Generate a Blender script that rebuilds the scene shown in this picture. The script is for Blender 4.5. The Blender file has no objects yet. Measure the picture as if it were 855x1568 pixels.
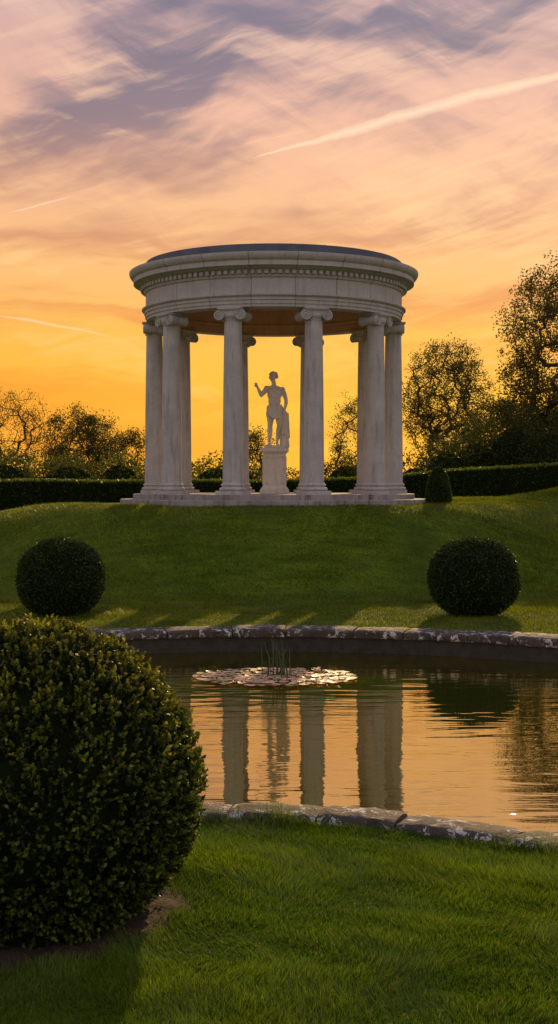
import bpy, math, random
import numpy as np
from mathutils import Vector, Matrix
rng = np.random.default_rng(7)
random.seed(7)
scene = bpy.context.scene
scene.view_settings.view_transform = 'Standard'
scene.view_settings.look = 'None'
scene.view_settings.exposure = 0
coll = scene.collection

def lin(c):
    return tuple(((v/255)/12.92 if v/255 <= 0.04045 else ((v/255+0.055)/1.055)**2.4) for v in c) + (1.0,)

# ------------------------------------------------------------------ helpers
def link(ob, parent=None):
    coll.objects.link(ob)
    if parent is not None:
        ob.parent = parent
    return ob

def empty(name, loc=(0,0,0)):
    e = bpy.data.objects.new(name, None)
    e.location = loc
    coll.objects.link(e)
    return e

def np_mesh(name, V, F, mat=None, col=None, smooth=False, parent=None, uv=None):
    V = np.asarray(V, dtype=np.float32); F = np.asarray(F, dtype=np.int32)
    me = bpy.data.meshes.new(name)
    n, k = F.shape
    me.vertices.add(len(V)); me.vertices.foreach_set('co', V.ravel())
    me.loops.add(n*k); me.loops.foreach_set('vertex_index', F.ravel())
    me.polygons.add(n)
    me.polygons.foreach_set('loop_start', np.arange(0, n*k, k, dtype=np.int32))
    me.polygons.foreach_set('loop_total', np.full(n, k, dtype=np.int32))
    if smooth:
        me.polygons.foreach_set('use_smooth', np.ones(n, dtype=bool))
    me.update(calc_edges=True)
    if col is not None:
        ca = me.color_attributes.new(name='Col', type='FLOAT_COLOR', domain='POINT')
        c = np.ones((len(V), 4), dtype=np.float32); c[:, :3] = col
        ca.data.foreach_set('color', c.ravel())
    if mat: me.materials.append(mat)
    return link(bpy.data.objects.new(name, me), parent)

class MB:
    """mesh builder that joins primitive parts into one mesh"""
    def __init__(s): s.v=[]; s.f=[]; s.rs=1.0
    def add(s, verts, faces):
        o=len(s.v); s.v += [tuple(v) for v in verts]; s.f += [tuple(i+o for i in f) for f in faces]
    def box(s, c, h, M=None):
        vs=[Vector((c[0]+sx*h[0], c[1]+sy*h[1], c[2]+sz*h[2])) for sx in(-1,1) for sy in(-1,1) for sz in(-1,1)]
        if M: vs=[M@v for v in vs]
        s.add(vs, [(0,1,3,2),(4,6,7,5),(0,4,5,1),(2,3,7,6),(0,2,6,4),(1,5,7,3)])
    def lathe(s, prof, n=32, c=(0,0), M=None, closed=False, cap=False):
        vs=[];fs=[];m=len(prof)
        for i in range(n):
            a=2*math.pi*i/n
            for r,z in prof:
                v=Vector((c[0]+r*math.cos(a), c[1]+r*math.sin(a), z))
                vs.append(M@v if M else v)
        for i in range(n):
            j=(i+1)%n
            for k in range(m if closed else m-1):
                l=(k+1)%m
                fs.append((i*m+k, j*m+k, j*m+l, i*m+l))
        if cap:
            fs.append(tuple(i*m for i in range(n))[::-1])
            fs.append(tuple(i*m+m-1 for i in range(n)))
        s.add(vs,fs)
    def tube(s, pts, rad, n=6, M=None):
        pts=[Vector(p) for p in pts]; vs=[];fs=[]
        if not hasattr(rad,'__len__'): rad=[rad]*len(pts)
        for i,p in enumerate(pts):
            t=(pts[min(i+1,len(pts)-1)]-pts[max(i-1,0)]).normalized()
            a=t.orthogonal().normalized() if i==0 else (a-t*a.dot(t)).normalized()
            b=t.cross(a)
            for k in range(n):
                q=2*math.pi*k/n
                v=p+(a*math.cos(q)+b*math.sin(q))*rad[i]
                vs.append(M@v if M else v)
        for i in range(len(pts)-1):
            for k in range(n):
                fs.append((i*n+k,i*n+(k+1)%n,(i+1)*n+(k+1)%n,(i+1)*n+k))
        fs.append(tuple(range(n))[::-1]); fs.append(tuple((len(pts)-1)*n+k for k in range(n)))
        s.add(vs,fs)
    def ell(s, c, r, nu=14, nv=10, R=None):
        vs=[];fs=[]
        c=Vector(c)
        if not hasattr(r,'__len__'): r=(r,r,r)
        r=tuple(q*s.rs for q in r)
        for j in range(1,nv):
            th=math.pi*j/nv
            for i in range(nu):
                ph=2*math.pi*i/nu
                d=Vector((r[0]*math.sin(th)*math.cos(ph), r[1]*math.sin(th)*math.sin(ph), r[2]*math.cos(th)))
                if R: d=R@d
                vs.append(c+d)
        t=Vector((0,0,r[2])); 
        if R: t=R@t
        vs.append(c+t); vs.append(c-t)
        T=len(vs)-2;B=T+1
        for j in range(nv-2):
            for i in range(nu):
                k=(i+1)%nu
                fs.append((j*nu+i,(j+1)*nu+i,(j+1)*nu+k,j*nu+k))
        for i in range(nu):
            k=(i+1)%nu
            fs.append((T,i,k)); fs.append((B,(nv-2)*nu+k,(nv-2)*nu+i))
        s.add(vs,fs)
    def cap(s, p0, p1, r0, r1, n=12):
        s.tube([p0,p1],[r0*s.rs,r1*s.rs],n); s.ell(p0,r0,12,8); s.ell(p1,r1,12,8)
    def obj(s, name, mat, parent=None, smooth=True, angle=40):
        me=bpy.data.meshes.new(name); me.from_pydata(s.v,[],s.f); me.materials.append(mat)
        if smooth:
            me.polygons.foreach_set('use_smooth', np.ones(len(me.polygons),dtype=bool))
            try: me.set_sharp_from_angle(angle=math.radians(angle))
            except Exception: pass
        me.update()
        return link(bpy.data.objects.new(name, me), parent)

# node helper
class NT:
    def __init__(s, nt): s.nt=nt; nt.nodes.clear()
    def n(s, t, **kw):
        nd=s.nt.nodes.new(t)
        for k,v in kw.items():
            if k in nd.bl_rna.properties: setattr(nd,k,v)
        return nd
    def l(s,a,b): s.nt.links.new(a,b)
    def setin(s, sock, v):
        if isinstance(v, bpy.types.NodeSocket): s.l(v,sock)
        else: sock.default_value=v
    def math(s, op, a, b=None, c=None, clamp=False):
        nd=s.nt.nodes.new('ShaderNodeMath'); nd.operation=op; nd.use_clamp=clamp
        s.setin(nd.inputs[0],a)
        if b is not None: s.setin(nd.inputs[1],b)
        if c is not None: s.setin(nd.inputs[2],c)
        return nd.outputs[0]
    def ramp(s, fac, stops, interp='LINEAR'):
        nd=s.nt.nodes.new('ShaderNodeValToRGB'); cr=nd.color_ramp; cr.interpolation=interp
        while len(cr.elements)<len(stops): cr.elements.new(0.5)
        for e,(p,c) in zip(cr.elements,stops): e.position=p; e.color=c if len(c)==4 else (*c,1)
        s.setin(nd.inputs[0],fac); return nd.outputs[0]
    def noise(s, vec, scale=5, detail=4, rough=.55, dist=0):
        nd=s.nt.nodes.new('ShaderNodeTexNoise')
        if vec is not None: s.l(vec,nd.inputs['Vector'])
        nd.inputs['Scale'].default_value=scale; nd.inputs['Detail'].default_value=detail
        nd.inputs['Roughness'].default_value=rough; nd.inputs['Distortion'].default_value=dist
        return nd.outputs[0]
    def mixc(s, fac, a, b, mode='MIX'):
        nd=s.nt.nodes.new('ShaderNodeMix'); nd.data_type='RGBA'; nd.blend_type=mode
        s.setin(nd.inputs[0],fac); s.setin(nd.inputs[6],a); s.setin(nd.inputs[7],b)
        return nd.outputs[2]
    def map(s, vec, scale=(1,1,1), rot=(0,0,0), loc=(0,0,0)):
        nd=s.nt.nodes.new('ShaderNodeMapping'); s.l(vec,nd.inputs[0])
        nd.inputs['Scale'].default_value=scale; nd.inputs['Rotation'].default_value=rot; nd.inputs['Location'].default_value=loc
        return nd.outputs[0]
    def smooth(s, v, a, b):
        nd=s.nt.nodes.new('ShaderNodeMapRange'); nd.interpolation_type='SMOOTHSTEP'
        s.setin(nd.inputs[0],v); nd.inputs[1].default_value=a; nd.inputs[2].default_value=b
        return nd.outputs[0]
    def bump(s, h, strength=.3, dist=.02, normal=None):
        nd=s.nt.nodes.new('ShaderNodeBump'); s.l(h,nd.inputs['Height'])
        nd.inputs['Strength'].default_value=strength; nd.inputs['Distance'].default_value=dist
        if normal is not None: s.l(normal,nd.inputs['Normal'])
        return nd.outputs[0]

def mat_base(name):
    m=bpy.data.materials.new(name); m.use_nodes=True
    t=NT(m.node_tree); out=t.n('ShaderNodeOutputMaterial'); b=t.n('ShaderNodeBsdfPrincipled')
    t.l(b.outputs[0],out.inputs[0]); tc=t.n('ShaderNodeTexCoord')
    return m,t,b,out,tc.outputs['Object']

def stone_mat(name, c1, c2, grime=(.12,.1,.08), joints=False, streak=True, gr_amt=.6):
    m,t,b,out,P=mat_base(name)
    n1=t.noise(P,2.2,6,.6); n2=t.noise(P,14,5,.65)
    c=t.ramp(n1,[(.3,c1),(.7,c2)])
    st=t.noise(t.map(P,(5,5,.6)),1.5,5,.6)
    g=t.math('MULTIPLY',t.smooth(st if streak else n1,.48,.75),gr_amt)
    c=t.mixc(g,c,(*grime,1))
    c=t.mixc(t.math('MULTIPLY',t.smooth(n2,.5,.8),.35),c,(*grime,1))
    h=n2
    if joints:
        sx=t.n('ShaderNodeSeparateXYZ'); t.l(P,sx.inputs[0])
        a=t.math('ARCTAN2',sx.outputs[0],sx.outputs[1])
        fr=t.math('FRACT',t.math('ADD',t.math('MULTIPLY',a,20/(2*math.pi)),.0))
        d=t.math('ABSOLUTE',t.math('SUBTRACT',fr,.5))
        ln=t.math('LESS_THAN',d,.011)
        c=t.mixc(t.math('MULTIPLY',ln,.55),c,(.08,.07,.07,1))
    t.l(c,b.inputs['Base Color']); b.inputs['Roughness'].default_value=.85
    t.l(t.bump(h,.35,.02),b.inputs['Normal'])
    return m

def leaf_mat(name, tint=(1,1,1), trans=.35, rough=.5, noise_scale=3.0):
    m=bpy.data.materials.new(name); m.use_nodes=True; t=NT(m.node_tree)
    out=t.n('ShaderNodeOutputMaterial'); b=t.n('ShaderNodeBsdfPrincipled'); tr=t.n('ShaderNodeBsdfTranslucent'); mx=t.n('ShaderNodeMixShader')
    at=t.n('ShaderNodeAttribute'); at.attribute_name='Col'
    tc=t.n('ShaderNodeTexCoord')
    nz=t.noise(tc.outputs['Object'],noise_scale,3)
    c=t.mixc(1.0,at.outputs['Color'],(*tint,1),'MULTIPLY')
    v=t.ramp(nz,[(.3,(.62,.62,.62)),(.7,(1.25,1.2,1.1))])
    c=t.mixc(1.0,c,v,'MULTIPLY')
    t.l(c,b.inputs['Base Color']); b.inputs['Roughness'].default_value=rough
    b.inputs['Specular IOR Level'].default_value=.3
    c2=t.mixc(1.0,c,(1.45,1.40,.8,1),'MULTIPLY')
    t.l(c2,tr.inputs['Color']); mx.inputs[0].default_value=trans
    t.l(b.outputs[0],mx.inputs[1]); t.l(tr.outputs[0],mx.inputs[2]); t.l(mx.outputs[0],out.inputs[0])
    return m

M_stone=stone_mat('limestone_weathered',(.42,.40,.385),(.53,.505,.485),gr_amt=.45)
M_entab=stone_mat('limestone_entablature',(.43,.405,.385),(.51,.49,.47),joints=True,gr_amt=.3)
M_step=stone_mat('limestone_steps',(.22,.20,.185),(.38,.36,.335),grime=(.05,.05,.035),gr_amt=.9)
M_ceil=stone_mat('plaster_ceiling_warm_light',(.46,.28,.17),(.52,.34,.21),gr_amt=.3)  # saturated brown paints the warm light under the roof into the colour
M_statue=stone_mat('statue_marble',(.60,.53,.46),(.72,.65,.58),gr_amt=.30)
M_lead=stone_mat('lead_roof',(.08,.09,.12),(.14,.15,.19),gr_amt=.3)
M_leaf=leaf_mat('foliage_leaf')
M_treeleaf=leaf_mat('tree_leaf',trans=.55,noise_scale=.8)
M_grassb=leaf_mat('grass_blade',trans=.45,rough=.5,noise_scale=1.3)

m,t,b,out,P=mat_base('bark'); c=t.ramp(t.noise(t.map(P,(6,6,1)),3,5),[(.3,(.035,.025,.018)),(.7,(.09,.065,.045))]); t.l(c,b.inputs['Base Color']); b.inputs['Roughness'].default_value=.9; M_bark=m
m,t,b,out,P=mat_base('soil'); n=t.noise(P,18,6,.7); c=t.ramp(n,[(.3,(.02,.012,.008)),(.7,(.10,.06,.035))]); t.l(c,b.inputs['Base Color']); b.inputs['Roughness'].default_value=.95; t.l(t.bump(n,1,.04),b.inputs['Normal']); M_soil=m
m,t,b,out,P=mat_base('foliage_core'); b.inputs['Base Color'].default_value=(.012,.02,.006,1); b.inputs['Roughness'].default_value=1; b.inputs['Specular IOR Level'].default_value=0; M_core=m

# ground grass
m,t,b,out,P=mat_base('grass_ground')
n1=t.noise(P,.5,5,.6); n2=t.noise(P,25,4,.7); n4=t.noise(t.map(P,(.35,1.6,1.6)),2.2,5,.65)
c=t.ramp(n1,[(.3,(.085,.145,.010)),(.7,(.150,.215,.016))])
c=t.mixc(1.0,c,t.ramp(n2,[(.3,(.45,.45,.45)),(.75,(1.3,1.3,1.2))]),'MULTIPLY')
c=t.mixc(1.0,c,t.ramp(n4,[(.35,(.62,.66,.62)),(.65,(1.2,1.18,1.1))]),'MULTIPLY')
t.l(c,b.inputs['Base Color']); b.inputs['Roughness'].default_value=.9; b.inputs['Specular IOR Level'].default_value=.1
t.l(t.bump(n2,.8,.05),b.inputs['Normal']); M_ground=m

# coping stone with lichen
def coping_mat(name, dark, light, lich_amt):
    m,t,b,out,P=mat_base(name)
    n1=t.noise(P,3.5,6,.65); n2=t.noise(P,6.5,8,.78,.4); n3=t.noise(P,28,4,.7)
    c=t.ramp(n1,[(.3,dark),(.7,light)])
    c=t.mixc(t.smooth(n3,.45,.75),c,(.025,.02,.016,1))
    li=t.math('MULTIPLY',t.smooth(n2,.545,.57),lich_amt)
    c=t.mixc(li,c,t.ramp(n3,[(.3,(.38,.37,.36)),(.6,(.70,.68,.66))]))
    mo=t.smooth(t.noise(P,2.1,5,.6),.54,.66)
    c=t.mixc(t.math('MULTIPLY',mo,.6),c,(.05,.05,.012,1))
    t.l(c,b.inputs['Base Color']); b.inputs['Roughness'].default_value=.85
    t.l(t.bump(t.math('ADD',n3,n1),.8,.03),b.inputs['Normal'])
    return m
M_coping=coping_mat('coping_stone_lichen',(.030,.024,.020),(.11,.09,.075),.92)
m,t,b,out,P=mat_base('pond_wall_stone'); n=t.noise(P,6,6,.7); c=t.ramp(n,[(.3,(.012,.012,.008)),(.7,(.05,.045,.035))]); t.l(c,b.inputs['Base Color']); b.inputs['Roughness'].default_value=.8; t.l(t.bump(n,.6,.05),b.inputs['Normal']); M_wall=m

# water
m=bpy.data.materials.new('pond_water'); m.use_nodes=True; t=NT(m.node_tree)
out=t.n('ShaderNodeOutputMaterial'); tc=t.n('ShaderNodeTexCoord'); P=tc.outputs['Object']
gl=t.n('ShaderNodeBsdfGlossy'); gl.inputs['Roughness'].default_value=.006; gl.inputs['Color'].default_value=(1.0,.83,.46,1)  # gold tint paints extra orange into the sky reflection
df=t.n('ShaderNodeBsdfDiffuse'); df.inputs['Color'].default_value=(.03,.04,.008,1)
fr=t.n('ShaderNodeFresnel'); fr.inputs['IOR'].default_value=4.5
w1=t.noise(t.map(P,(.55,2.2,1),(0,0,.06)),1.6,2,.45,.3)
w2=t.noise(t.map(P,(.8,5,1),(0,0,-.1)),2.4,2,.5)
patch=t.smooth(t.noise(P,.22,2),.42,.62)
h=t.math('ADD',t.math('MULTIPLY',w1,1.0),t.math('MULTIPLY',t.math('MULTIPLY',w2,.6),patch))
bp=t.bump(h,.17,.035)
for nd in (gl,fr): t.l(bp,nd.inputs['Normal'])
mx=t.n('ShaderNodeMixShader'); t.l(t.math('MULTIPLY',fr.outputs[0],1.45,clamp=True),mx.inputs[0]); t.l(df.outputs[0],mx.inputs[1]); t.l(gl.outputs[0],mx.inputs[2]); t.l(mx.outputs[0],out.inputs[0])
M_water=m
m,t,b,out,P=mat_base('lily_pad'); at=t.n('ShaderNodeAttribute'); at.attribute_name='Col'; t.l(at.outputs['Color'],b.inputs['Base Color']); b.inputs['Roughness'].default_value=.35; b.inputs['Specular IOR Level'].default_value=.9; M_lily=m

# ------------------------------------------------------------------ pond outline
ctrl=[]
for a in range(0,181,15):
    ctrl.append((-.2+8.3*math.cos(math.radians(a)), 15.85+8.3*math.sin(math.radians(a))))
ctrl += [(-8.45,13.0),(-7.7,10.9),(-6.0,9.5),(-4.2,9.6),(-3.0,10.3),(-2,10.83),(-.62,11.1),(.9,10.78),(2.1,10.08),(3.2,9.05),(4.6,7.9),(6.4,7.8),(7.7,9.6),(8.2,12.6)]
def catmull(P,n=14):
    out=[];N=len(P)
    for i in range(N):
        p0,p1,p2,p3=[np.array(P[(i+k-1)%N]) for k in range(4)]
        for j in range(n):
            u=j/n
            out.append(.5*((2*p1)+(-p0+p2)*u+(2*p0-5*p1+4*p2-p3)*u*u+(-p0+3*p1-3*p2+p3)*u**3))
    return np.array(out)
pond=catmull(ctrl)           # CCW
def signed_d(X,Y):
    """negative inside pond"""
    shp=X.shape; x=X.ravel(); y=Y.ravel()
    A=pond; B=np.roll(pond,-1,0); out_=np.empty(len(x)); 
    for s in range(0,len(x),20000):
        px=x[s:s+20000,None]; py=y[s:s+20000,None]
        dx=B[:,0]-A[:,0]; dy=B[:,1]-A[:,1]
        tt=np.clip(((px-A[:,0])*dx+(py-A[:,1])*dy)/(dx*dx+dy*dy),0,1)
        d=np.sqrt(((px-A[:,0]-tt*dx)**2+(py-A[:,1]-tt*dy)**2).min(1))
        cond=((A[:,1]>py)!=(B[:,1]>py)) & (px < (B[:,0]-A[:,0])*(py-A[:,1])/(B[:,1]-A[:,1]+1e-12)+A[:,0])
        ins=cond.sum(1)%2==1
        out_[s:s+20000]=np.where(ins,-d,d)
    return out_.reshape(shp)
def sstep(v,a,b):
    q=np.clip((v-a)/(b-a),0,1); return q*q*(3-2*q)
_r=np.random.default_rng(91)
_W=[(_r.normal(size=2),_r.uniform(0,6.28)) for _ in range(14)]
def vnoise(x,y,f):
    s=0
    for (k,p) in _W: s=s+np.sin((x*k[0]+y*k[1])*f+p+.7*np.sin(x*k[1]*f*.6-y*k[0]*f*.5))
    return np.clip(.5+s/9.0,0,1)
TX,TY=-.15,39.0
def ground_h(X,Y):
    base=.34+1.75*sstep(Y,33,44)
    s=np.sqrt(((X-TX)*.70)**2+(Y-TY)**2)
    md=1-sstep(s,4.2,8.7)
    z=base*(1-md)+2.46*md
    hill=np.exp(-(((X-13.2)/4.9)**2+((Y-43)/3.6)**2))
    z=z+1.55*hill
    z=z+.03*np.sin(X*.9+.4*Y)*sstep(Y,26,30)
    z=z+.015*np.sin(X*2.1)*np.cos(Y*1.7)
    return z
def cw(y): return .38+.36*float(np.clip((y-12)/8,0,1))

# ground grid
def axis(segs):
    a=[]
    for lo,hi,st in segs: a+=list(np.arange(lo,hi-1e-6,st))
    a.append(segs[-1][1]); return np.array(a)
gx=axis([(-1500,-300,200),(-300,-60,30),(-60,-20,4),(-20,-10,.4),(-10,10,.11),(10,20,.4),(20,60,4),(60,300,30),(300,1500,200)])
gy=axis([(-600,-60,90),(-60,-6,6),(-6,4,.5),(4,28,.11),(28,50,.3),(50,100,3),(100,300,20),(300,2400,210)])
GX,GY=np.meshgrid(gx,gy)
GZ=ground_h(GX,GY)
near=(GX>-12)&(GX<12)&(GY>3)&(GY<28)
SD=np.full(GX.shape,9.0); SD[near]=signed_d(GX[near],GY[near])
GZ=np.where(SD<.16,-.9,GZ)
V=np.stack([GX.ravel(),GY.ravel(),GZ.ravel()],1)
nx,ny=len(gx),len(gy)
I,J=np.meshgrid(np.arange(nx-1),np.arange(ny-1)); a=(J*nx+I).ravel()
F=np.stack([a,a+1,a+nx+1,a+nx],1)
np_mesh('lawn_ground',V,F,M_ground,smooth=True)

# water surface sheet (polygon inside coping)
nrm=np.roll(pond,-1,0)-np.roll(pond,1,0); nrm/=np.linalg.norm(nrm,axis=1)[:,None]
outn=np.stack([nrm[:,1],-nrm[:,0]],1)   # outward for CCW
wp=pond+outn*.10
me=bpy.data.meshes.new('pond_water'); me.from_pydata([(p[0],p[1],0.0) for p in wp],[],[tuple(range(len(wp)))]); me.materials.append(M_water)
link(bpy.data.objects.new('pond_water',me))

# retaining wall + coping
pe=empty('stone_pond_edge')
mb=MB(); N=len(pond)
ip=pond+outn*.07; op=pond+outn*.24
vs=[];fs=[]
for i in range(N):
    vs+= [(*ip[i],-.9),(*ip[i],.29),(*op[i],.29)]
for i in range(N):
    j=(i+1)%N
    fs+=[(i*3,j*3,j*3+1,i*3+1),(i*3+1,j*3+1,j*3+2,i*3+2)]
mb.add(vs,fs); mb.obj('retaining_wall',M_wall,pe)
seg=np.linalg.norm(np.roll(pond,-1,0)-pond,axis=1); S=np.concatenate([[0],np.cumsum(seg)]); L=S[-1]
def at_s(s):
    s=s%L; i=int(np.searchsorted(S,s,side='right')-1)%N; u=(s-S[i])/seg[i]; j=(i+1)%N
    p=pond[i]*(1-u)+pond[j]*u; n_=outn[i]*(1-u)+outn[j]*u
    return p,n_/np.linalg.norm(n_)
mb=MB(); s=0
while s<L-.3:
    p,_=at_s(s); bl=random.uniform(.75,1.25)*(1.0 if p[1]>14 else .9)
    if s+bl>L-.3: bl=L-s
    ns=10; dz=random.uniform(-.014,.014); di=random.uniform(-.02,.02); vs=[]
    s0=s+.010; s1=s+bl-.010
    for k in range(ns+1):
        ss=s0+(s1-s0)*k/ns; p,n_=at_s(ss); w=cw(p[1]); e=.03 if k in(0,ns) else 0
        top=.42+dz
        j=lambda a=.010: random.uniform(-a,a)
        prof=[(di-.0,.27),(di-.02+j(),.30),(di-.02+j(),top-.035-e*.5),(di+.015+j(),top-.006-e*.5+j(.006)),(di+w*.35,top-e*.4+j(.012)),(di+w*.7,top-e*.4+j(.012)),(di+w-.03+j(),top-.008-e*.5+j(.006)),(di+w+j(),top-.04),(di+w,.2)]
        for o,z in prof: vs.append((p[0]+n_[0]*o,p[1]+n_[1]*o,z))
    m_=9; fs=[]
    for k in range(ns):
        for q in range(m_-1): fs.append((k*m_+q,(k+1)*m_+q,(k+1)*m_+q+1,k*m_+q+1))
        fs.append((k*m_+m_-1,(k+1)*m_+m_-1,(k+1)*m_,k*m_))
    fs.append(tuple(range(m_))); fs.append(tuple(ns*m_+q for q in range(m_))[::-1])
    mb.add(vs,fs); s+=bl
mb.obj('coping_blocks',M_coping,pe,angle=50)

# ------------------------------------------------------------------ leaf scatter
def leaves(P, size, col, colvar=.25, up=None, aspect=.55):
    """diamond leaf quads at points P; returns V,F,C"""
    n=len(P)
    if not hasattr(size,'__len__'): size=np.full(n,size)
    size=size*rng.uniform(.7,1.3,n)
    d=rng.normal(size=(n,3))
    if up is not None: d=d*.8+up
    d/=np.linalg.norm(d,axis=1)[:,None]
    e=np.cross(d,rng.normal(size=(n,3))); e/=np.linalg.norm(e,axis=1)[:,None]
    nn=np.cross(d,e)
    h=(size*.5)[:,None]
    V=np.stack([P-d*h, P+e*h*aspect-nn*h*.12, P+d*h, P-e*h*aspect-nn*h*.12],1).reshape(-1,3)
    F=np.arange(4*n).reshape(n,4)
    c=np.asarray(col,dtype=float)
    if c.ndim==1: c=np.tile(c,(n,1))
    c=c*(1+rng.uniform(-colvar,colvar,(n,1)))*(1+rng.uniform(-.1,.1,(n,3)))
    C=np.repeat(c,4,axis=0)
    return V,F,C
def merge(parts):
    Vs=[];Fs=[];Cs=[];o=0
    for V,F,C in parts: Vs.append(V);Fs.append(F+o);Cs.append(C);o+=len(V)
    return np.concatenate(Vs),np.concatenate(Fs),np.concatenate(Cs)
def fib_dirs(n):
    d=rng.normal(size=(n,3)); return d/np.linalg.norm(d,axis=1)[:,None]
def lump(d,seed,amp,f):
    r=np.random.default_rng(seed); s=0
    for i in range(8):
        k=r.normal(size=3); k=k/np.linalg.norm(k)*f*r.uniform(.6,1.6)
        s=s+np.sin(d@k+r.uniform(0,6.3))
    return 1+amp*s/4

def ball_bush(name, c, r, zmin, nleaf, lsize, col, tipcol, seed, spr=1, amp=.02):
    e=empty(name,(0,0,0))
    d=fib_dirs(nleaf); 
    pw=.93
    base=np.sign(d)*np.abs(d)**pw
    rad=lump(d,seed,amp,5)*lump(d,seed+1,amp*.7,14)
    P0=np.array(c)+base*np.array(r)*rad[:,None]
    keep=P0[:,2]>zmin; P0=P0[keep]; d=d[keep]
    off=rng.normal(size=P0.shape)*lsize*.35
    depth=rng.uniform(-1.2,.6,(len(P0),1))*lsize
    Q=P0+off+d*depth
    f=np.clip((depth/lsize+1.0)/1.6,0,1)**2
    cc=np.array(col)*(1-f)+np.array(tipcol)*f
    V,F,C=leaves(Q,lsize,cc,.4,up=d*.9)
    np_mesh('leaves',V,F,M_leaf,C,parent=e)
    mb=MB(); vs=[]
    nu,nv=48,32
    for j in range(nv+1):
        for i in range(nu):
            th=math.pi*j/nv; ph=2*math.pi*i/nu
            q=np.array([math.sin(th)*math.cos(ph),math.sin(th)*math.sin(ph),math.cos(th)])
            q=np.sign(q)*np.abs(q)**pw*np.array(r)*.965+np.array(c); q[2]=max(q[2],zmin-.05); vs.append(tuple(q))
    fs=[(j*nu+i,(j+1)*nu+i,(j+1)*nu+(i+1)%nu,j*nu+(i+1)%nu) for j in range(nv) for i in range(nu)]
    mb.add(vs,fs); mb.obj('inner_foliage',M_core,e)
    mb=MB(); mb.tube([(c[0],c[1],zmin-.15),(c[0],c[1],zmin+.3)],[.07,.06],8); mb.obj('stem',M_bark,e)
    return e

# clipped box balls either side
ball_bush('boxwood_ball',(-4.47,27.4,1.10),(.87,.87,.79),.36,26000,.05,(.018,.032,.008),(.05,.085,.016),11)
ball_bush('boxwood_ball',(3.98,27.4,1.12),(.92,.92,.81),.36,26000,.05,(.018,.032,.008),(.05,.085,.016),21)
# big foreground bush with sprigs
bc=np.array([-1.59,8.45,1.10]); br=np.array([1.07,1.02,1.06])
e=empty('boxwood_bush')
ns=7600
d=fib_dirs(ns); rad=lump(d,5,.026,5)*lump(d,6,.022,16)
P0=bc+d*br*rad[:,None]
taper=np.where(P0[:,2]<.9,1-.10*(.9-P0[:,2])/.6,1.0); P0[:,0]=bc[0]+(P0[:,0]-bc[0])*taper; P0[:,1]=bc[1]+(P0[:,1]-bc[1])*taper
k=P0[:,2]>.36; P0=P0[k]; d=d[k]
jut=rng.normal(size=len(P0))*.020
sd=d+rng.normal(size=d.shape)*.45+np.array([0,0,.45]); sd/=np.linalg.norm(sd,axis=1)[:,None]
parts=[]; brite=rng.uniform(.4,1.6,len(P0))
warm=np.clip((d[:,2]+.1)*1.2,0,1)  # upward sprigs get yellower tips: light on the top painted into leaf colour
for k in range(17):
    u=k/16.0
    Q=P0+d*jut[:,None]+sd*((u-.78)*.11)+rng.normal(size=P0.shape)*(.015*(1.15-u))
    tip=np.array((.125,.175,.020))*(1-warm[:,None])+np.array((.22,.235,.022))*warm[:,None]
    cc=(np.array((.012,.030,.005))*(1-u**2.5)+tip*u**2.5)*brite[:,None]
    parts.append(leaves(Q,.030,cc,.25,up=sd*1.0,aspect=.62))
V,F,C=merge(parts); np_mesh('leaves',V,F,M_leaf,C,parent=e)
mb=MB(); nu,nv=48,32; vs=[]
for j in range(nv+1):
    for i in range(nu):
        th=math.pi*j/nv; ph=2*math.pi*i/nu
        q=np.array([math.sin(th)*math.cos(ph),math.sin(th)*math.sin(ph),math.cos(th)])*br*.91
        q=q+bc
        if q[2]<.9: q[:2]=bc[:2]+(q[:2]-bc[:2])*(1-.10*(.9-q[2])/.6)
        q[2]=max(q[2],.36); vs.append(tuple(q))
mb.add(vs,[(j*nu+i,(j+1)*nu+i,(j+1)*nu+(i+1)%nu,j*nu+(i+1)%nu) for j in range(nv) for i in range(nu)])
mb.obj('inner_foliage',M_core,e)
mb=MB()
for q in range(7):
    a=random.uniform(0,6.28); mb.tube([(bc[0]+.1*math.cos(a),bc[1]+.1*math.sin(a),.2),(bc[0]+.5*math.cos(a),bc[1]+.5*math.sin(a),.75)],[.03,.015],6)
mb.obj('stems',M_bark,e)
# soil patch below bush
vs=[];fs=[];nr,na=20,120
for i in range(nr+1):
    for j in range(na):
        a=2*math.pi*j/na; rr=(i/nr)*(1.02+.05*math.sin(3*a)+.03*math.sin(7*a+1)+.02*math.sin(19*a))
        x=bc[0]+rr*math.cos(a); y=bc[1]+rr*.98*math.sin(a)
        z=float(ground_h(np.array(x),np.array(y)))+ (.006+.022*random.random()*(1 if i<nr-2 else .2) if i<nr else -.02)
        vs.append((x,y,z))
for i in range(nr):
    for j in range(na): fs.append((i*na+j,(i+1)*na+j,(i+1)*na+(j+1)%na,i*na+(j+1)%na))
mb=MB(); mb.add(vs,fs); mb.obj('soil_bed',M_soil)

# cone topiary
e=empty('cone_topiary')
n=9000; u=rng.uniform(0,1,n)**.8; a=rng.uniform(0,6.283,n)
rr=.36*np.sqrt(np.clip(1-u**2.2,0,1)); cx,cy,cz=4.53,38.0,2.40
P0=np.stack([cx+rr*np.cos(a),cy+rr*np.sin(a),cz+u*1.10],1)
nd=np.stack([np.cos(a),np.sin(a),.4+0*a],1)
V,F,C=leaves(P0+rng.normal(size=P0.shape)*.012,.05,(.045,.080,.014),.3,up=nd); np_mesh('leaves',V,F,M_leaf,C,parent=e)
mb=MB(); mb.lathe([(.34*math.sqrt(max(0,1-(q/12)**2.2)),cz-.1+q/12*1.17) for q in range(13)],24,(cx,cy)); mb.obj('inner_foliage',M_core,e)

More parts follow.
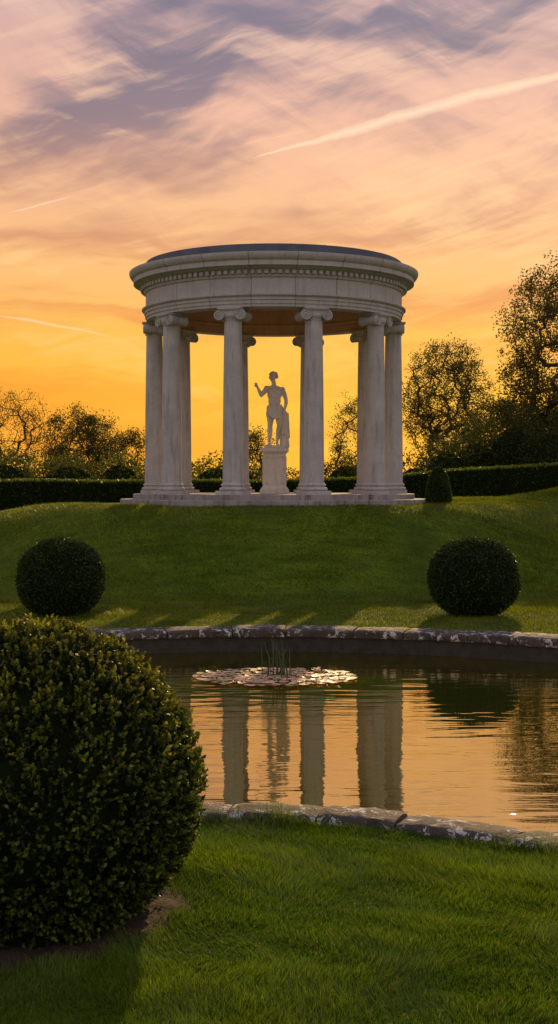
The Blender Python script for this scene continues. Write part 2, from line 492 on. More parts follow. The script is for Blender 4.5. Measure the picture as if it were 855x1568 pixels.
# clipped hedge behind
e=empty('clipped_hedge')
def hy(x): return 46.5+.012*x*x*.6
def htop(x): return 3.12+.60*sstep(x,0,11)+.02*np.sin(x*1.3)
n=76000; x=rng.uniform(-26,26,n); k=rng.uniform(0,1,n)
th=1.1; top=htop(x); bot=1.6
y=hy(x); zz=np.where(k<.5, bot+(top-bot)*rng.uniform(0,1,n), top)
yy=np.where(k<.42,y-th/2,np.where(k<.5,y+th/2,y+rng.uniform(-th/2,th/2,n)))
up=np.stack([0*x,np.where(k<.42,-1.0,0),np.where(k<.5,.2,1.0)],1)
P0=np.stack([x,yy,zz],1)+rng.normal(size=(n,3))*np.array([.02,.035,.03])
cc=np.where((k<.5)[:,None],np.array((.030,.050,.010)),np.array((.13,.18,.016)))  # top leaves far brighter than the sides: sunlit top painted into colour
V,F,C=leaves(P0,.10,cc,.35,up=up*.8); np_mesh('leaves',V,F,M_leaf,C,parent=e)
vs=[];fs=[];xs=np.linspace(-26,26,80)
for xx in xs:
    yb=hy(xx); tz=float(htop(xx))-.03
    vs+=[(xx,yb-th/2+.03,1.2),(xx,yb-th/2+.03,tz),(xx,yb+th/2-.03,tz),(xx,yb+th/2-.03,1.2)]
for i in range(79):
    for q in range(3): fs.append((i*4+q,(i+1)*4+q,(i+1)*4+q+1,i*4+q+1))
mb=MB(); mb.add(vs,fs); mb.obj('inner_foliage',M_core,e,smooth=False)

# ------------------------------------------------------------------ trees
def tree(name, base, H, cr, cz_frac, nt, nleaf, lsize, seed, col=(.05,.05,.014), tr=.22, spread=.35, rz=None, wtop=0):
    r=np.random.default_rng(seed)
    base=np.array(base,float); e=empty(name)
    cen=base+np.array([0,0,H*cz_frac]); rz=rz or H*(1-cz_frac)
    pts=r.normal(size=(nt,3)); pts/=np.linalg.norm(pts,axis=1)[:,None]
    pts*= (r.uniform(0.10,1,nt)**(1/2.6))[:,None]
    pts*= lump(pts,seed+3,.10,4)[:,None]
    pts=cen+pts*np.array([cr,cr,rz])
    fork=base+np.array([0,0,max(H*.16,.8)])
    nodes=[base,base*.5+fork*.5,fork]; par=[-1,0,1]
    order=np.argsort(np.linalg.norm(pts-fork,axis=1))
    term=[]
    for i in order:
        p=pts[i]; A=np.array(nodes); D=np.linalg.norm(A-p,axis=1)+ .45*np.clip(A[:,2]-p[2],0,9)+ .12*np.linalg.norm(A-fork,axis=1)+(np.arange(len(A))<2)*5
        j=int(np.argmin(D)); q=A[j]; nseg=max(1,int(np.linalg.norm(p-q)/(H*.05)))
        last=j; ln=np.linalg.norm(p-q)
        for k in range(1,nseg+1):
            u=k/nseg; w=q*(1-u)+p*u+ (r.normal(size=3)*ln*.03 if k<nseg else 0)+np.array([0,0,math.sin(u*math.pi)*ln*-.06])
            nodes.append(w); par.append(last); last=len(nodes)-1
        term.append(last)
    A=np.array(nodes); cnt=np.zeros(len(A)); 
    for i in term: cnt[i]+=1
    for i in range(len(A)-1,0,-1): cnt[par[i]]+=cnt[i]
    R=tr*(np.maximum(cnt,.6)/nt)**.52; R=np.maximum(R,.012)
    p0=A[np.array(par)[1:]]; p1=A[1:]; r0=np.minimum(R[np.array(par)[1:]],R[1:]*1.35); r1=R[1:]
    tt=p1-p0; tt/=np.linalg.norm(tt,axis=1)[:,None]+1e-9
    ax=np.cross(tt,np.array([.3,.9,.2])); ax/=np.linalg.norm(ax,axis=1)[:,None]+1e-9; bx=np.cross(tt,ax)
    ks=5; Vv=[]
    for rr_,pp in ((r0,p0),(r1,p1)):
        for k in range(ks):
            q=2*math.pi*k/ks; Vv.append(pp+(ax*math.cos(q)+bx*math.sin(q))*rr_[:,None])
    Vv=np.stack(Vv,1).reshape(-1,3); o=np.arange(len(p0))*2*ks; F=[]
    for k in range(ks): F.append(np.stack([o+k,o+(k+1)%ks,o+ks+(k+1)%ks,o+ks+k],1))
    np_mesh('trunk_and_branches',Vv,np.concatenate(F),M_bark,smooth=True,parent=e)
    T=A[np.array(term)]
    wt=r.uniform(.35,1.0,len(T)); wt/=wt.sum()
    ii=r.choice(len(T),nleaf,p=wt)
    sp=spread*r.uniform(.6,1.3,len(T))[ii]
    gq=r.normal(size=(nleaf,3)); gn=np.linalg.norm(gq,axis=1)[:,None]; gq=gq/gn*np.minimum(gn,1.9)
    Q=T[ii]+gq*sp[:,None]*np.array([1,1,.8])
    shade=r.uniform(.55,1.4,len(T))[ii]
    V,F,C=leaves(Q,lsize,np.array(col)*shade[:,None],.35); np_mesh('leaves',V,F,M_treeleaf,C,parent=e)
    return e
G=(.095,.085,.014); G2=(.072,.075,.013)
tree('oak_tree',(11.2,90,1.8),11.3,3.15,.60,650,26000,.13,1,G,.30,.30,rz=4.5)
tree('ash_tree',(15.2,70,2.0),13.6,3.8,.50,700,48000,.14,2,G,.30,.34,rz=6.6)
tree('ash_tree',(-17.9,90,1.5),7.9,2.6,.58,420,9000,.10,3,G,.20,.24,rz=3.4)
tree('hawthorn_tree',(-13.1,88,1.5),6.7,2.6,.55,420,22000,.13,4,G2,.20,.32,rz=3.1)
tree('ash_tree',(5.1,92,1.5),7.6,1.6,.6,200,6000,.11,6,G2,.14,.26,rz=3.2)
tree('hawthorn_tree',(-10.2,92,1.6),5.2,1.7,.5,160,8000,.13,8,G2,.14,.30,rz=2.6)
tree('hawthorn_tree',(-1.6,90,1.6),5.4,1.6,.5,160,7000,.13,9,G2,.14,.30,rz=2.6)
tree('hawthorn_tree',(12.2,72,1.9),6.0,2.3,.5,220,17000,.14,10,G2,.2,.36,rz=3.2)

# treeline of shrubs and distant woodland as one mass
parts=[]; cores=MB(); r=np.random.default_rng(33)
lumps=[]
for i in range(44):
    x=-30+60*i/43+r.uniform(-.5,.5); lumps.append((x,r.uniform(74,84),1.4+r.uniform(.9,1.7),r.uniform(1.3,2.0),r.uniform(1.2,2.0)))
lumps += [(-14.5,70,3.2,2.0,1.5),(-11,70,3.0,2.0,1.6),(-17.5,70,3.0,2.0,1.5),(-8.6,72,3.2,1.5,1.5),
          (8.0,64,3.2,1.6,2.2),(9.7,66,3.8,1.6,2.1),(11.2,64,4.2,1.7,2.5),(12.6,62,3.6,1.5,2.6),(14.2,64,4.0,1.7,3.0),(16.6,66,4.6,2,3.6),(13.4,68,5.2,1.5,2.4),(19,66,5,2.4,3.6)]
for (x,y,z,rx,rz) in lumps:
    n=int(1500*rx*rz/2.2); d=fib_dirs(n); rad=lump(d,int(abs(x*97))%999,.16,4)*rng.uniform(.72,1.10,n)
    Q=np.array([x,y,z])+d*np.array([rx,rx*.8,rz])*rad[:,None]
    warm_=r.uniform(.6,1.3)
    parts.append(leaves(Q,.16,np.array((.068,.080,.013))*warm_,.4))
    cores.ell((x,y,z-.15),(rx*.66,rx*.53,rz*.66))
V,F,C=merge(parts); e=empty('distant_shrubs_and_trees'); np_mesh('leaves',V,F,M_treeleaf,C,parent=e); cores.obj('inner_foliage',M_core,e)

# ------------------------------------------------------------------ grass blades
def blades(n, x0,x1,y0,y1, hgt, wid, cols, mask=None, f=3.2, ld=.5):
    x=rng.uniform(x0,x1,n); y=rng.uniform(y0,y1,n)
    if mask is not None:
        k=mask(x,y); x=x[k];y=y[k]
    n=len(x); z=ground_h(x,y)
    cl=vnoise(x,y,f)*.55+vnoise(x+9,y-4,f*3.1)*.45
    big=vnoise(x+3,y+5,f*.28)
    h=hgt*rng.uniform(.5,1.3,n)*(.45+1.1*cl); w=wid*rng.uniform(.7,1.3,n)
    a=rng.uniform(0,6.283,n)
    gl_=np.stack([vnoise(x,y,f*2)-.5,vnoise(y,x,f*2)-.5],1)*1.6
    lean=(rng.normal(size=(n,2))*.45+gl_)*h[:,None]
    ex=np.cos(a)*w*.5; ey=np.sin(a)*w*.5
    b0=np.stack([x-ex,y-ey,z-.004],1); b1=np.stack([x+ex,y+ey,z-.004],1); tp=np.stack([x+lean[:,0],y+lean[:,1],z+h],1)
    V=np.stack([b0,b1,tp],1).reshape(-1,3); F=np.arange(3*n).reshape(n,3)
    mixv=(cl*.6+big*.4)[:,None]
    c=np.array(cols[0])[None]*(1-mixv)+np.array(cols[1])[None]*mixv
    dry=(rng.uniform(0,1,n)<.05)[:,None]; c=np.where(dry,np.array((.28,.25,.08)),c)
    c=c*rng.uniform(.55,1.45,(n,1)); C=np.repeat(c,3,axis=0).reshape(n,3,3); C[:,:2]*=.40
    return V,F,C.reshape(-1,3)
def okmask(pad):
    def f(x,y):
        sd=signed_d(x,y); w=.38+.36*np.clip((y-12)/8,0,1)
        ang=np.arctan2(y-bc[1],x-bc[0])
        inb=np.hypot(x-bc[0],y-bc[1])<.93+.05*np.sin(3*ang)+.05*np.sin(11*ang)+rng.normal(size=len(x))*.05
        return (sd>w+pad)&(~inb)
    return f
gA=(.060,.150,.008); gB=(.22,.34,.020)
gC=(.12,.185,.010); gD=(.26,.32,.018)
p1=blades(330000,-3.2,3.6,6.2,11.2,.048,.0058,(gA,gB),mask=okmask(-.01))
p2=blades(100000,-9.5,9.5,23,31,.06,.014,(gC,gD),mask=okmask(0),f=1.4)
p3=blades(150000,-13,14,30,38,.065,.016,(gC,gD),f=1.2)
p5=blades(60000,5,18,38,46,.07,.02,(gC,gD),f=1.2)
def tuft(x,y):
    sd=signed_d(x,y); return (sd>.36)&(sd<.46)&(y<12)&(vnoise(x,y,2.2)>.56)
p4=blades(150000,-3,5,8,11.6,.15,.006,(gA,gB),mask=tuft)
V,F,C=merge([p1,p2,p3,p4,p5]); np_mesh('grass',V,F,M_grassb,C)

# ------------------------------------------------------------------ lily pads + reeds
vs=[];fs=[];cs=[]
rl=random.Random(4)
placed=[]
for _ in range(5200):
    a=rl.uniform(0,6.28); q=math.sqrt(rl.random()); x=-.05+1.26*q*math.cos(a); y=21.0+.95*q*math.sin(a)
    rr=rl.uniform(.05,.11)
    if q>.78+.17*math.sin(5*a): 
        if rl.random()<.85: continue
    if any((x-p[0])**2+(y-p[1])**2<(.64*(rr+p[2]))**2 for p in placed): continue
    placed.append((x,y,rr))
    o=len(vs); z=.012+rl.uniform(0,.014); a0=rl.uniform(0,6.28); tx,ty=rl.gauss(0,.09),rl.gauss(0,.09)
    vs.append((x,y,z)); 
    for k in range(13):
        b_=a0+.25+k*(6.283-.5)/12; vx,vy=rr*math.cos(b_),rr*math.sin(b_)
        vs.append((x+vx,y+vy,z+abs(tx*vx+ty*vy)*1.4+rl.uniform(0,.006)))
    for k in range(12): fs.append((o,o+1+k,o+2+k))
    c_=rl.choice([(.72,.46,.27),(.62,.42,.22),(.30,.30,.10),(.78,.44,.28),(.48,.30,.18)]); cs+= [c_]*14  # orange and pink tones: reflected sky painted into the pad colour
np_mesh('lily_pads',vs,fs,M_lily,np.array(cs))
mb=MB()
for i in range(30):
    x=.05+rl.gauss(0,.10); y=21.1+rl.gauss(0,.12); h=rl.uniform(.2,.60); lx=rl.gauss(0,.13); ly=rl.gauss(0,.1)
    mb.tube([(x,y,-.1),(x+lx*.35,y+ly*.3,h*.6),(x+lx,y+ly,h)],[.010,.008,.003],4)
m,t,b,out,P=mat_base('reed'); b.inputs['Base Color'].default_value=(.06,.08,.02,1); b.inputs['Roughness'].default_value=.6
mb.obj('water_reeds',m)

# ------------------------------------------------------------------ temple
T=empty('rotunda_temple',(TX,TY,0))
Z0=2.75
mb=MB()
mb.lathe([(4.45,1.9),(4.45,2.585),(4.43,2.60),(4.08,2.603)],128)
mb.lathe([(4.08,2.4),(4.08,2.735),(4.06,2.75),(0,2.75)],128)
mb.obj('stylobate_steps',M_step,T,angle=30)
Rc=3.48; ZT=7.72
cols=MB(); caps=MB(); bases=MB()
for i in range(10):
    a=math.radians(-90+18+36*i)
    M=Matrix.Translation((Rc*math.cos(a),Rc*math.sin(a),0))@Matrix.Rotation(a-math.pi/2,4,'Z')  # local +y outward
    bases.box((0,0,Z0+.05),(.37,.37,.05),M)
    prof=[(.30,Z0+.10)]
    for k in range(9): q=-math.pi/2+math.pi*k/8; prof.append((.325+.045*math.cos(q),Z0+.145+.045*math.sin(q)))
    prof+=[(.30,Z0+.20),(.295,Z0+.225)]
    for k in range(7): q=-math.pi/2+math.pi*k/6; prof.append((.30+.03*math.cos(q),Z0+.255+.03*math.sin(q)))
    prof+=[(.29,Z0+.29),(.282,Z0+.33)]
    bases.lathe(prof,32,M=M)
    zs=Z0+.33; ze=ZT-.34; prof=[]
    for k in range(17):
        u=k/16; prof.append((.278-.045*u**1.6,zs+(ze-zs)*u))
    prof+=[(.25,ze+.005),(.255,ze+.02),(.25,ze+.035),(.232,ze+.04)]
    cols.lathe(prof,36,M=M)
    zt=ZT
    caps.lathe([(.232,zt-.31),(.25,zt-.29),(.29,zt-.25),(.30,zt-.20),(.28,zt-.17)],32,M=M)
    caps.box((0,0,zt-.028),(.335,.33,.026),M); caps.box((0,0,zt-.065),(.30,.30,.016),M)
    caps.box((0,0,zt-.125),(.30,.265,.05),M)
    for sx in(-1,1):
        Mv=M@Matrix.Translation((sx*.305,0,zt-.205))@Matrix.Rotation(math.pi/2,4,'X')
        caps.lathe([(0,-.27),(.135,-.27),(.145,-.26),(.135,-.18),(.115,-.05),(.115,.05),(.135,.18),(.145,.26),(.135,.27),(0,.27)],24,M=Mv)
        for sy in(-1,1):
            pts=[]
            for k in range(46):
                u=k/45; ang=math.pi/2+sx*(-1)*(-u*2*math.pi*2.4); r_=.135*(1-u)+.018
                pts.append((sx*.305+r_*math.cos(ang),sy*.275,zt-.205+r_*math.sin(ang)))
            caps.tube(pts,.018,5,M)
            caps.ell(M@Vector((sx*.305,sy*.275,zt-.205)),.028,8,6)
bases.obj('column_bases',M_stone,T,angle=35); cols.obj('column_shafts',M_stone,T,angle=40); caps.obj('ionic_capitals',M_stone,T,angle=40)
# entablature
mb=MB()
mb.lathe([(3.22,7.722),(3.70,7.722),(3.70,7.80),(3.73,7.802),(3.73,7.90),(3.76,7.902),(3.76,7.975),(3.80,7.99),(3.83,8.02),(3.83,8.05),(3.72,8.06),(3.715,8.48),(3.76,8.50),(3.78,8.53),(3.78,8.56),(3.76,8.562),(3.76,8.68),(3.84,8.70),(3.90,8.74),(3.93,8.76),(4.07,8.77),(4.07,8.90),(4.10,8.91),(4.14,8.95),(4.18,9.01),(4.19,9.06),(4.19,9.10),(4.06,9.12),(3.70,9.14),(3.2,9.14)],160,closed=False)
mb.obj('entablature',M_entab,T,angle=30)
mb=MB()
mb.lathe([(3.222,7.726),(3.22,7.86),(3.19,7.862),(3.19,8.0),(3.16,8.02),(3.20,8.04),(3.20,8.5),(3.1,8.55),(3.1,8.6)],128)
mb.lathe([(3.15,8.56),(2.4,8.58),(2.38,8.64),(1.2,8.64),(1.18,8.70),(0,8.70)],96); mb.obj('ceiling_and_inner_frieze',M_ceil,T,angle=30)
mb=MB()
for i in range(132):
    a=2*math.pi*i/132; M=Matrix.Rotation(a,4,'Z')
    mb.box((3.81,0,8.625),(.055,.048,.05),M)
mb.obj('dentils',M_stone,T,smooth=False)
mb=MB(); mb.lathe([(3.86,9.12),(3.86,9.17),(3.74,9.18),(3.73,9.36),(3.71,9.38),(3.62,9.40),(2.8,9.45),(1.6,9.50),(0,9.53)],128)
for i in range(24):
    a=2*math.pi*(i+.5)/24; mb.tube([(3.60*math.cos(a),3.60*math.sin(a),9.40),(2.8*math.cos(a),2.8*math.sin(a),9.455),(.3*math.cos(a),.3*math.sin(a),9.53)],.012,6)
mb.obj('lead_roof',M_lead,T,angle=30)

# ------------------------------------------------------------------ statue
St=empty('garden_statue',(TX+.02,TY,0))
mb=MB(); pz=Z0
def sqprof(mb,prof):
    vs=[];fs=[]
    for h,z in prof: vs+=[(-h,-h,z),(h,-h,z),(h,h,z),(-h,h,z)]
    for i in range(len(prof)-1):
        for k in range(4): fs.append((i*4+k,i*4+(k+1)%4,(i+1)*4+(k+1)%4,(i+1)*4+k))
    fs.append((0,3,2,1)); o=(len(prof)-1)*4; fs.append((o,o+1,o+2,o+3)); mb.add(vs,fs)
sqprof(mb,[(.42,pz),(.42,pz+.12),(.40,pz+.125),(.38,pz+.17),(.35,pz+.20),(.34,pz+.22),(.33,pz+1.14),(.34,pz+1.15),(.37,pz+1.20),(.41,pz+1.22),(.41,pz+1.29),(.38,pz+1.30),(.36,pz+1.33)])
sqprof(mb,[(.30,pz+1.33),(.30,pz+1.385),(.28,pz+1.40)])
for s_ in range(4):
    M=Matrix.Rotation(s_*math.pi/2,4,'Z')
    for (cx_,cz_,hx,hz) in ((0,pz+.30,.25,.02),(0,pz+1.06,.25,.02),(-.25,pz+.68,.02,.40),(.25,pz+.68,.02,.40)):
        mb.box((cx_,-.338,cz_),(hx,.012,hz),M)
mb.obj('pedestal',M_statue,St,smooth=False)
zb=pz+1.40
b_=MB(); V3=lambda x,y,z: Vector((x,y,z+0.0))
def chain(b,pts,n=12):
    for (p,r0),(q,r1) in zip(pts[:-1],pts[1:]): b.cap(p,q,r0,r1,n)
b_.rs=1.10
chain(b_,[(V3(-.10,0,1.08),.125),(V3(-.115,-.02,.85),.108),(V3(-.125,-.03,.62),.072),(V3(-.13,-.03,.56),.068)])
chain(b_,[(V3(-.13,-.03,.56),.066),(V3(-.135,.012,.42),.074),(V3(-.14,.01,.25),.050),(V3(-.14,.01,.10),.038)])
chain(b_,[(V3(.10,0,1.06),.122),(V3(.125,-.05,.85),.105),(V3(.14,-.10,.62),.072),(V3(.14,-.10,.57),.068)])
chain(b_,[(V3(.14,-.10,.57),.066),(V3(.12,-.03,.43),.072),(V3(.09,.03,.27),.050),(V3(.07,.07,.12),.038)])
b_.rs=1.0
chain(b_,[(V3(-.14,.05,.04),.04),(V3(-.16,-.08,.045),.042),(V3(-.175,-.17,.025),.03)])
chain(b_,[(V3(-.14,.01,.10),.038),(V3(-.15,-.06,.06),.036)])
chain(b_,[(V3(.07,.09,.075),.038),(V3(.09,-.02,.045),.040),(V3(.10,-.11,.025),.03)])
chain(b_,[(V3(.07,.07,.12),.038),(V3(.085,.0,.06),.036)])
for fx,fy in ((-.175,-.17),(.10,-.11)):
    for k in range(5): b_.cap(V3(fx-.032+k*.016,fy+.0+abs(k-1)*.006,.02),V3(fx-.034+k*.017,fy-.035+abs(k-1)*.008,.014),.013,.010,8)
b_.rs=1.08
b_.ell((0,.0,1.13),(.18,.13,.14)); b_.ell((-.08,.05,1.05),(.11,.11,.12)); b_.ell((.08,.05,1.04),(.11,.11,.12))
b_.ell((.0,-.0,1.30),(.172,.118,.18)); b_.ell((0,0,1.48),(.20,.13,.18)); b_.ell((-.01,.0,1.59),(.21,.125,.12))
b_.ell((-.085,-.09,1.575),(.10,.055,.075)); b_.ell((.08,-.09,1.565),(.10,.055,.075))
for k in range(3):
    for sx in(-1,1): b_.ell((sx*.042,-.096,1.42-.085*k),(.042,.030,.042))
b_.cap(V3(0,.01,1.66),V3(-.21,.0,1.66),.080,.075); b_.cap(V3(0,.01,1.65),V3(.205,0,1.62),.080,.075)
b_.cap(V3(-.02,.02,1.72),V3(-.12,.01,1.69),.055,.05); b_.cap(V3(-.01,.02,1.72),V3(.12,.01,1.67),.055,.05)
b_.ell((-.23,0,1.655),(.082,.082,.087)); b_.ell((.227,0,1.615),(.082,.082,.087))
b_.rs=1.0
chain(b_,[(V3(-.01,.01,1.70),.070),(V3(-.03,-.005,1.87),.064)])
b_.rs=1.10
chain(b_,[(V3(-.23,0,1.65),.070),(V3(-.31,-.02,1.55),.066),(V3(-.385,-.04,1.46),.050)])
chain(b_,[(V3(-.385,-.04,1.46),.050),(V3(-.42,-.06,1.535),.052),(V3(-.485,-.09,1.67),.032)])
b_.rs=1.0
b_.ell((-.505,-.105,1.715),(.036,.044,.052))
fr_c=Vector((-.545,-.125,1.765))
for k in range(5):
    if k<4:
        root=Vector((-.50-.004*k,-.075-.020*k,1.75)); L_=(.052,.06,.056,.044)[k]
        mid=root+Vector((-.012,-.004*k,L_)); tip=mid+Vector((-.035,.0,.012)); tip2=tip+Vector((-.022,0,-.016))
    else:
        root=Vector((-.525,-.095,1.70)); mid=root+Vector((-.035,-.015,.012)); tip=mid+Vector((-.02,-.004,.025)); tip2=tip+Vector((.0,0,.012))
    chain(b_,[(root,.013),(mid,.0125),(tip,.0115),(tip2,.010)],8)
b_.ell(fr_c,.038)
b_.rs=1.10
chain(b_,[(V3(.23,0,1.61),.070),(V3(.29,.02,1.48),.064),(V3(.335,.04,1.33),.049)])
chain(b_,[(V3(.335,.04,1.33),.049),(V3(.335,.01,1.24),.052),(V3(.30,-.06,1.06),.032)])
b_.rs=1.0
b_.ell((.295,-.075,1.015),(.038,.026,.047))
for k in range(4):
    root=Vector((.268+.018*k,-.08,.985)); L_=(.04,.05,.047,.036)[k]
    chain(b_,[(root,.0115),(root+Vector((-.003,-.022,-L_*.6)),.011),(root+Vector((-.005,-.012,-L_*1.5)),.009)],8)
chain(b_,[(V3(.262,-.075,1.02),.012),(V3(.235,-.09,.99),.011),(V3(.235,-.095,.96),.009)],8)
hc=Vector((-.045,-.02,1.985)); R=Matrix.Rotation(math.radians(-38),3,'Z')
def hp(x,y,z): return hc+R@Vector((x,y,z))
b_.ell(hc+R@Vector((0,.015,.03)),(.092,.112,.108),R=R); b_.ell(hp(0,-.025,-.04),(.072,.084,.088),R=R)
b_.ell(hp(0,-.075,-.105),(.028,.025,.022),R=R)
b_.cap(hp(0,-.10,.02),hp(0,-.130,-.028),.010,.017,8)
b_.cap(hp(-.045,-.09,.03),hp(.045,-.09,.03),.014,.014,8)
for sx in(-1,1):
    b_.ell(hp(sx*.034,-.088,.006),(.014,.012,.009),R=R)
    b_.ell(hp(sx*.09,.01,-.015),(.012,.024,.034),R=R)
    b_.ell(hp(sx*.042,-.07,-.04),(.028,.028,.028),R=R)
b_.cap(hp(-.022,-.102,-.066),hp(.022,-.102,-.066),.009,.009,8); b_.cap(hp(-.018,-.098,-.080),hp(.018,-.098,-.080),.010,.010,8)
rh=random.Random(3)
for k in range(150):
    th=math.acos(rh.uniform(-.45,1)); ph=rh.uniform(0,6.28)
    q=Vector((math.sin(th)*math.cos(ph)*.116,math.sin(th)*math.sin(ph)*.130+.02,math.cos(th)*.120+.035))
    if q.y<-.045 and q.z<.075: continue
    b_.ell(hc+R@q,rh.uniform(.022,.036),8,6)
o=b_.obj('figure',M_statue,St); o.location=(0,0,zb)
md=o.modifiers.new('remesh','REMESH'); md.mode='VOXEL'; md.voxel_size=.009; md.use_smooth_shade=True
md=o.modifiers.new('smooth','SMOOTH'); md.factor=.5; md.iterations=3
d_=MB()
for k in range(34):
    a=2*math.pi*k/34; rr=.175; x=rr*1.12*math.cos(a); y=rr*.95*math.sin(a); low=.84+.05*math.sin(a*2+1)+.02*math.sin(k*2.3)
    d_.cap(V3(x,y,1.13+.02*math.cos(a)),V3(x*1.14,y*1.30-.01,low),.024,.022+.012*(k%2),8)
for k in range(24):
    a=2*math.pi*k/24; d_.cap(V3(.19*math.cos(a),.155*math.sin(a),1.14+.03*math.cos(a)),V3(.19*math.cos(a+.27),.155*math.sin(a+.27),1.14+.03*math.cos(a+.27)),.030,.030,8)
d_.cap(V3(.19,-.02,1.12),V3(.30,.02,.96),.05,.06)
chain(d_,[(V3(.29,.06,.0),.15),(V3(.30,.06,.25),.12),(V3(.28,.06,.55),.105),(V3(.30,.05,.80),.10),(V3(.29,.03,.94),.08)])
for k in range(11):
    a=2*math.pi*k/11; rr=.125
    d_.cap(V3(.29+.095*math.cos(a),.045+.08*math.sin(a),.93),V3(.29+rr*1.15*math.cos(a+.3),.05+rr*1.1*math.sin(a+.3),.24+.16*math.sin(k*1.9)),.032,.026+.016*(k%2),8)
o=d_.obj('drapery_and_trunk_support',M_statue,St); o.location=(0,0,zb)
md=o.modifiers.new('remesh','REMESH'); md.mode='VOXEL'; md.voxel_size=.010; md.use_smooth_shade=True
md=o.modifiers.new('smooth','SMOOTH'); md.factor=.5; md.iterations=2

# ------------------------------------------------------------------ world / sky
SUN_AZ=math.radians(10); SUN_EL=math.radians(18)
w=bpy.data.worlds.new('World'); scene.world=w; w.use_nodes=True; t=NT(w.node_tree)
out=t.n('ShaderNodeOutputWorld'); tc=t.n('ShaderNodeTexCoord'); Dv=tc.outputs['Generated']
sx=t.n('ShaderNodeSeparateXYZ'); t.l(Dv,sx.inputs[0]); X,Y,Z=sx.outputs
hyp=t.math('SQRT',t.math('ADD',t.math('MULTIPLY',X,X),t.math('MULTIPLY',Y,Y)))
el=t.math('DIVIDE',Z,t.math('MAXIMUM',hyp,.001)); az=t.math('ARCTAN2',X,Y)
fac=t.math('DIVIDE',el,.6,clamp=True)
def st(L): return [((max(0,(740-y)/2050)/.6),lin(c)) for y,c in L]
lit=t.ramp(fac,st([(740,(255,166,8)),(620,(255,178,22)),(520,(255,184,66)),(420,(252,188,112)),(300,(247,188,140)),(180,(240,184,156)),(60,(218,174,162)),(-180,(190,168,176)),(-480,(150,148,172))]))
gap=t.ramp(fac,st([(740,(250,146,5)),(620,(250,154,18)),(520,(244,154,54)),(420,(224,148,92)),(300,(192,140,118)),(180,(146,123,131)),(60,(126,115,133)),(-180,(125,122,148)),(-480,(108,115,148))]))
ea=t.math('ARCSINE',Z)
wrp=t.noise(t.map(Dv,(1,1,1)),5,4,.55)
def streak(cs,sn,kp,kq,off,scale,detail,rough,dist):
    p=t.math('ADD',t.math('MULTIPLY',az,cs),t.math('MULTIPLY',ea,sn)); q=t.math('SUBTRACT',t.math('MULTIPLY',ea,cs),t.math('MULTIPLY',az,sn))
    c_=t.n('ShaderNodeCombineXYZ'); t.l(t.math('MULTIPLY',p,kp),c_.inputs[0]); t.l(t.math('ADD',t.math('MULTIPLY',q,kq),t.math('MULTIPLY',wrp,2.2)),c_.inputs[1]); c_.inputs[2].default_value=off
    return t.noise(c_.outputs[0],scale,detail,rough,dist),p,q
nA,p_,q_=streak(.93,.37,4.0,17,2.0,1.0,7,.56,.6)
nC,_,_=streak(.95,-.30,4.5,24,7.3,1.0,7,.56,.5)
nH,_,_=streak(1.0,.04,3.0,34,4.1,1.0,6,.55,.3)
nF,_,_=streak(.96,.27,10,95,9.1,1.0,4,.6,.4)
def gs(pc,qc,ws,wq):
    g=t.math('ADD',t.math('POWER',t.math('ABSOLUTE',t.math('DIVIDE',t.math('ADD',p_,-pc),ws)),2.0),t.math('POWER',t.math('ABSOLUTE',t.math('DIVIDE',t.math('ADD',q_,-qc),wq)),2.0))
    return t.math('EXPONENT',t.math('MULTIPLY',g,-1.0))
g1=gs(.02,.298,.17,.020)
g2=gs(.17,.30,.06,.03)
low=t.math('SUBTRACT',1.0,t.smooth(ea,.13,.25))
nUp=t.math('ADD',t.math('MULTIPLY',nA,.55),t.math('MULTIPLY',nC,.45))
nmx=t.math('ADD',t.math('MULTIPLY',nUp,t.math('SUBTRACT',1.0,low)),t.math('MULTIPLY',nH,low))
nmx=t.math('ADD',nmx,t.math('MULTIPLY',t.math('SUBTRACT',nF,.5),.12))
nmx=t.math('SUBTRACT',nmx,t.math('MULTIPLY',g1,.13))
nmx=t.math('ADD',nmx,t.math('MULTIPLY',g2,.04))
mask=t.smooth(nmx,.35,.58)
col=t.mixc(mask,gap,lit)
wis=t.math('MULTIPLY',t.smooth(t.math('ADD',t.math('MULTIPLY',nF,.4),t.math('MULTIPLY',nC,.6)),.50,.66),.55)
wc=t.ramp(fac,[(0,lin((255,196,60))),(.3,lin((255,208,144))),(.6,lin((242,200,178))),(1,lin((205,185,190)))])
col=t.mixc(wis,col,wc)
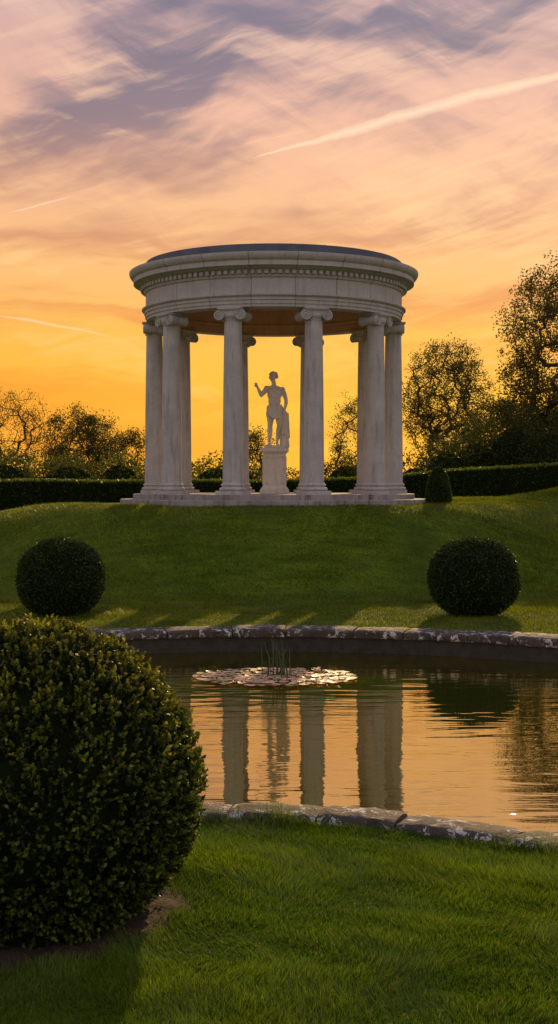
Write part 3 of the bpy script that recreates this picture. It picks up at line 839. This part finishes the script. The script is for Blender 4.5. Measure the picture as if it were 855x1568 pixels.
# warm glow low behind the temple
gd=t.math('ADD',t.math('POWER',t.math('ABSOLUTE',t.math('DIVIDE',t.math('SUBTRACT',az,.04),.20)),2.0),t.math('POWER',t.math('ABSOLUTE',t.math('DIVIDE',t.math('SUBTRACT',ea,.05),.06)),2.0))
gw=t.math('MULTIPLY',t.math('EXPONENT',t.math('MULTIPLY',gd,-1.0)),.5)
col=t.mixc(gw,col,lin((255,200,44)))
def contrail(col,a0,a1,e0,sl,quad,wid,amt):
    da=t.math('SUBTRACT',az,a0)
    le=t.math('ADD',t.math('MULTIPLY',da,sl),t.math('ADD',t.math('MULTIPLY',t.math('MULTIPLY',da,da),quad),e0))
    nz=t.noise(t.map(Dv,(1,1,1)),26,4)
    dd=t.math('ABSOLUTE',t.math('ADD',t.math('SUBTRACT',el,le),t.math('MULTIPLY',t.math('SUBTRACT',nz,.5),wid*1.6)))
    u=t.math('DIVIDE',da,a1-a0)
    wv_=t.math('MULTIPLY',t.math('ADD',t.math('MULTIPLY',t.math('SUBTRACT',t.smooth(u,0,.3),t.math('MULTIPLY',t.smooth(u,.4,.8),.35)),.8),.15),wid)
    f=t.math('SUBTRACT',1.0,t.math('DIVIDE',dd,wv_),clamp=True)
    f=t.math('MULTIPLY',t.math('POWER',f,.7),t.math('MULTIPLY',t.smooth(u,-.01,.03),t.math('SUBTRACT',1.0,t.smooth(u,.8,1.15))))
    return t.mixc(t.math('MULTIPLY',f,amt),col,lin((255,220,184)))
col=contrail(col,-.019,.32,.2425,.30,-.22,.0054,.85)
col=contrail(col,-.20,-.155,.198,.30,0,.0013,.6)
col=contrail(col,-.21,-.13,.123,-.13,-.4,.0016,.5)
back=t.ramp(fac,[(0,lin((212,188,180))),(.25,lin((208,188,188))),(.6,lin((190,182,194))),(1,lin((155,158,180)))])  # unseen sky behind the camera, brightened as added fill for columns and statue
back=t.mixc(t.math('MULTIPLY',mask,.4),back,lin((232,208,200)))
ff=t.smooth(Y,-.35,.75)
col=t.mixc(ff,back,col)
sunv=(math.sin(SUN_AZ)*math.cos(SUN_EL),math.cos(SUN_AZ)*math.cos(SUN_EL),math.sin(SUN_EL))
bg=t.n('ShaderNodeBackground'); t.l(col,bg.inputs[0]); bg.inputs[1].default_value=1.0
sky=t.n('ShaderNodeTexSky'); sky.sky_type='NISHITA'; sky.sun_disc=False; sky.sun_elevation=SUN_EL; sky.sun_rotation=SUN_AZ
bg2=t.n('ShaderNodeBackground'); t.l(sky.outputs[0],bg2.inputs[0]); bg2.inputs[1].default_value=.003
ad=t.n('ShaderNodeAddShader'); t.l(bg.outputs[0],ad.inputs[0]); t.l(bg2.outputs[0],ad.inputs[1]); t.l(ad.outputs[0],out.inputs[0])

sl=bpy.data.lights.new('sun','SUN'); sl.energy=4.0; sl.angle=math.radians(.6); sl.color=(1,.66,.30)
so=bpy.data.objects.new('sun',sl); so.rotation_euler=Vector(sunv).to_track_quat('Z','Y').to_euler(); so.location=(10,60,30); coll.objects.link(so)

cam=bpy.data.cameras.new('camera'); co=bpy.data.objects.new('camera',cam); coll.objects.link(co)
co.location=(0,0,3.05); co.rotation_euler=(math.radians(90),0,0)
cam.sensor_fit='HORIZONTAL'; cam.sensor_width=36; cam.lens=36*2050/855; cam.shift_y=-44/855
cam.clip_start=.1; cam.clip_end=6000
scene.camera=co
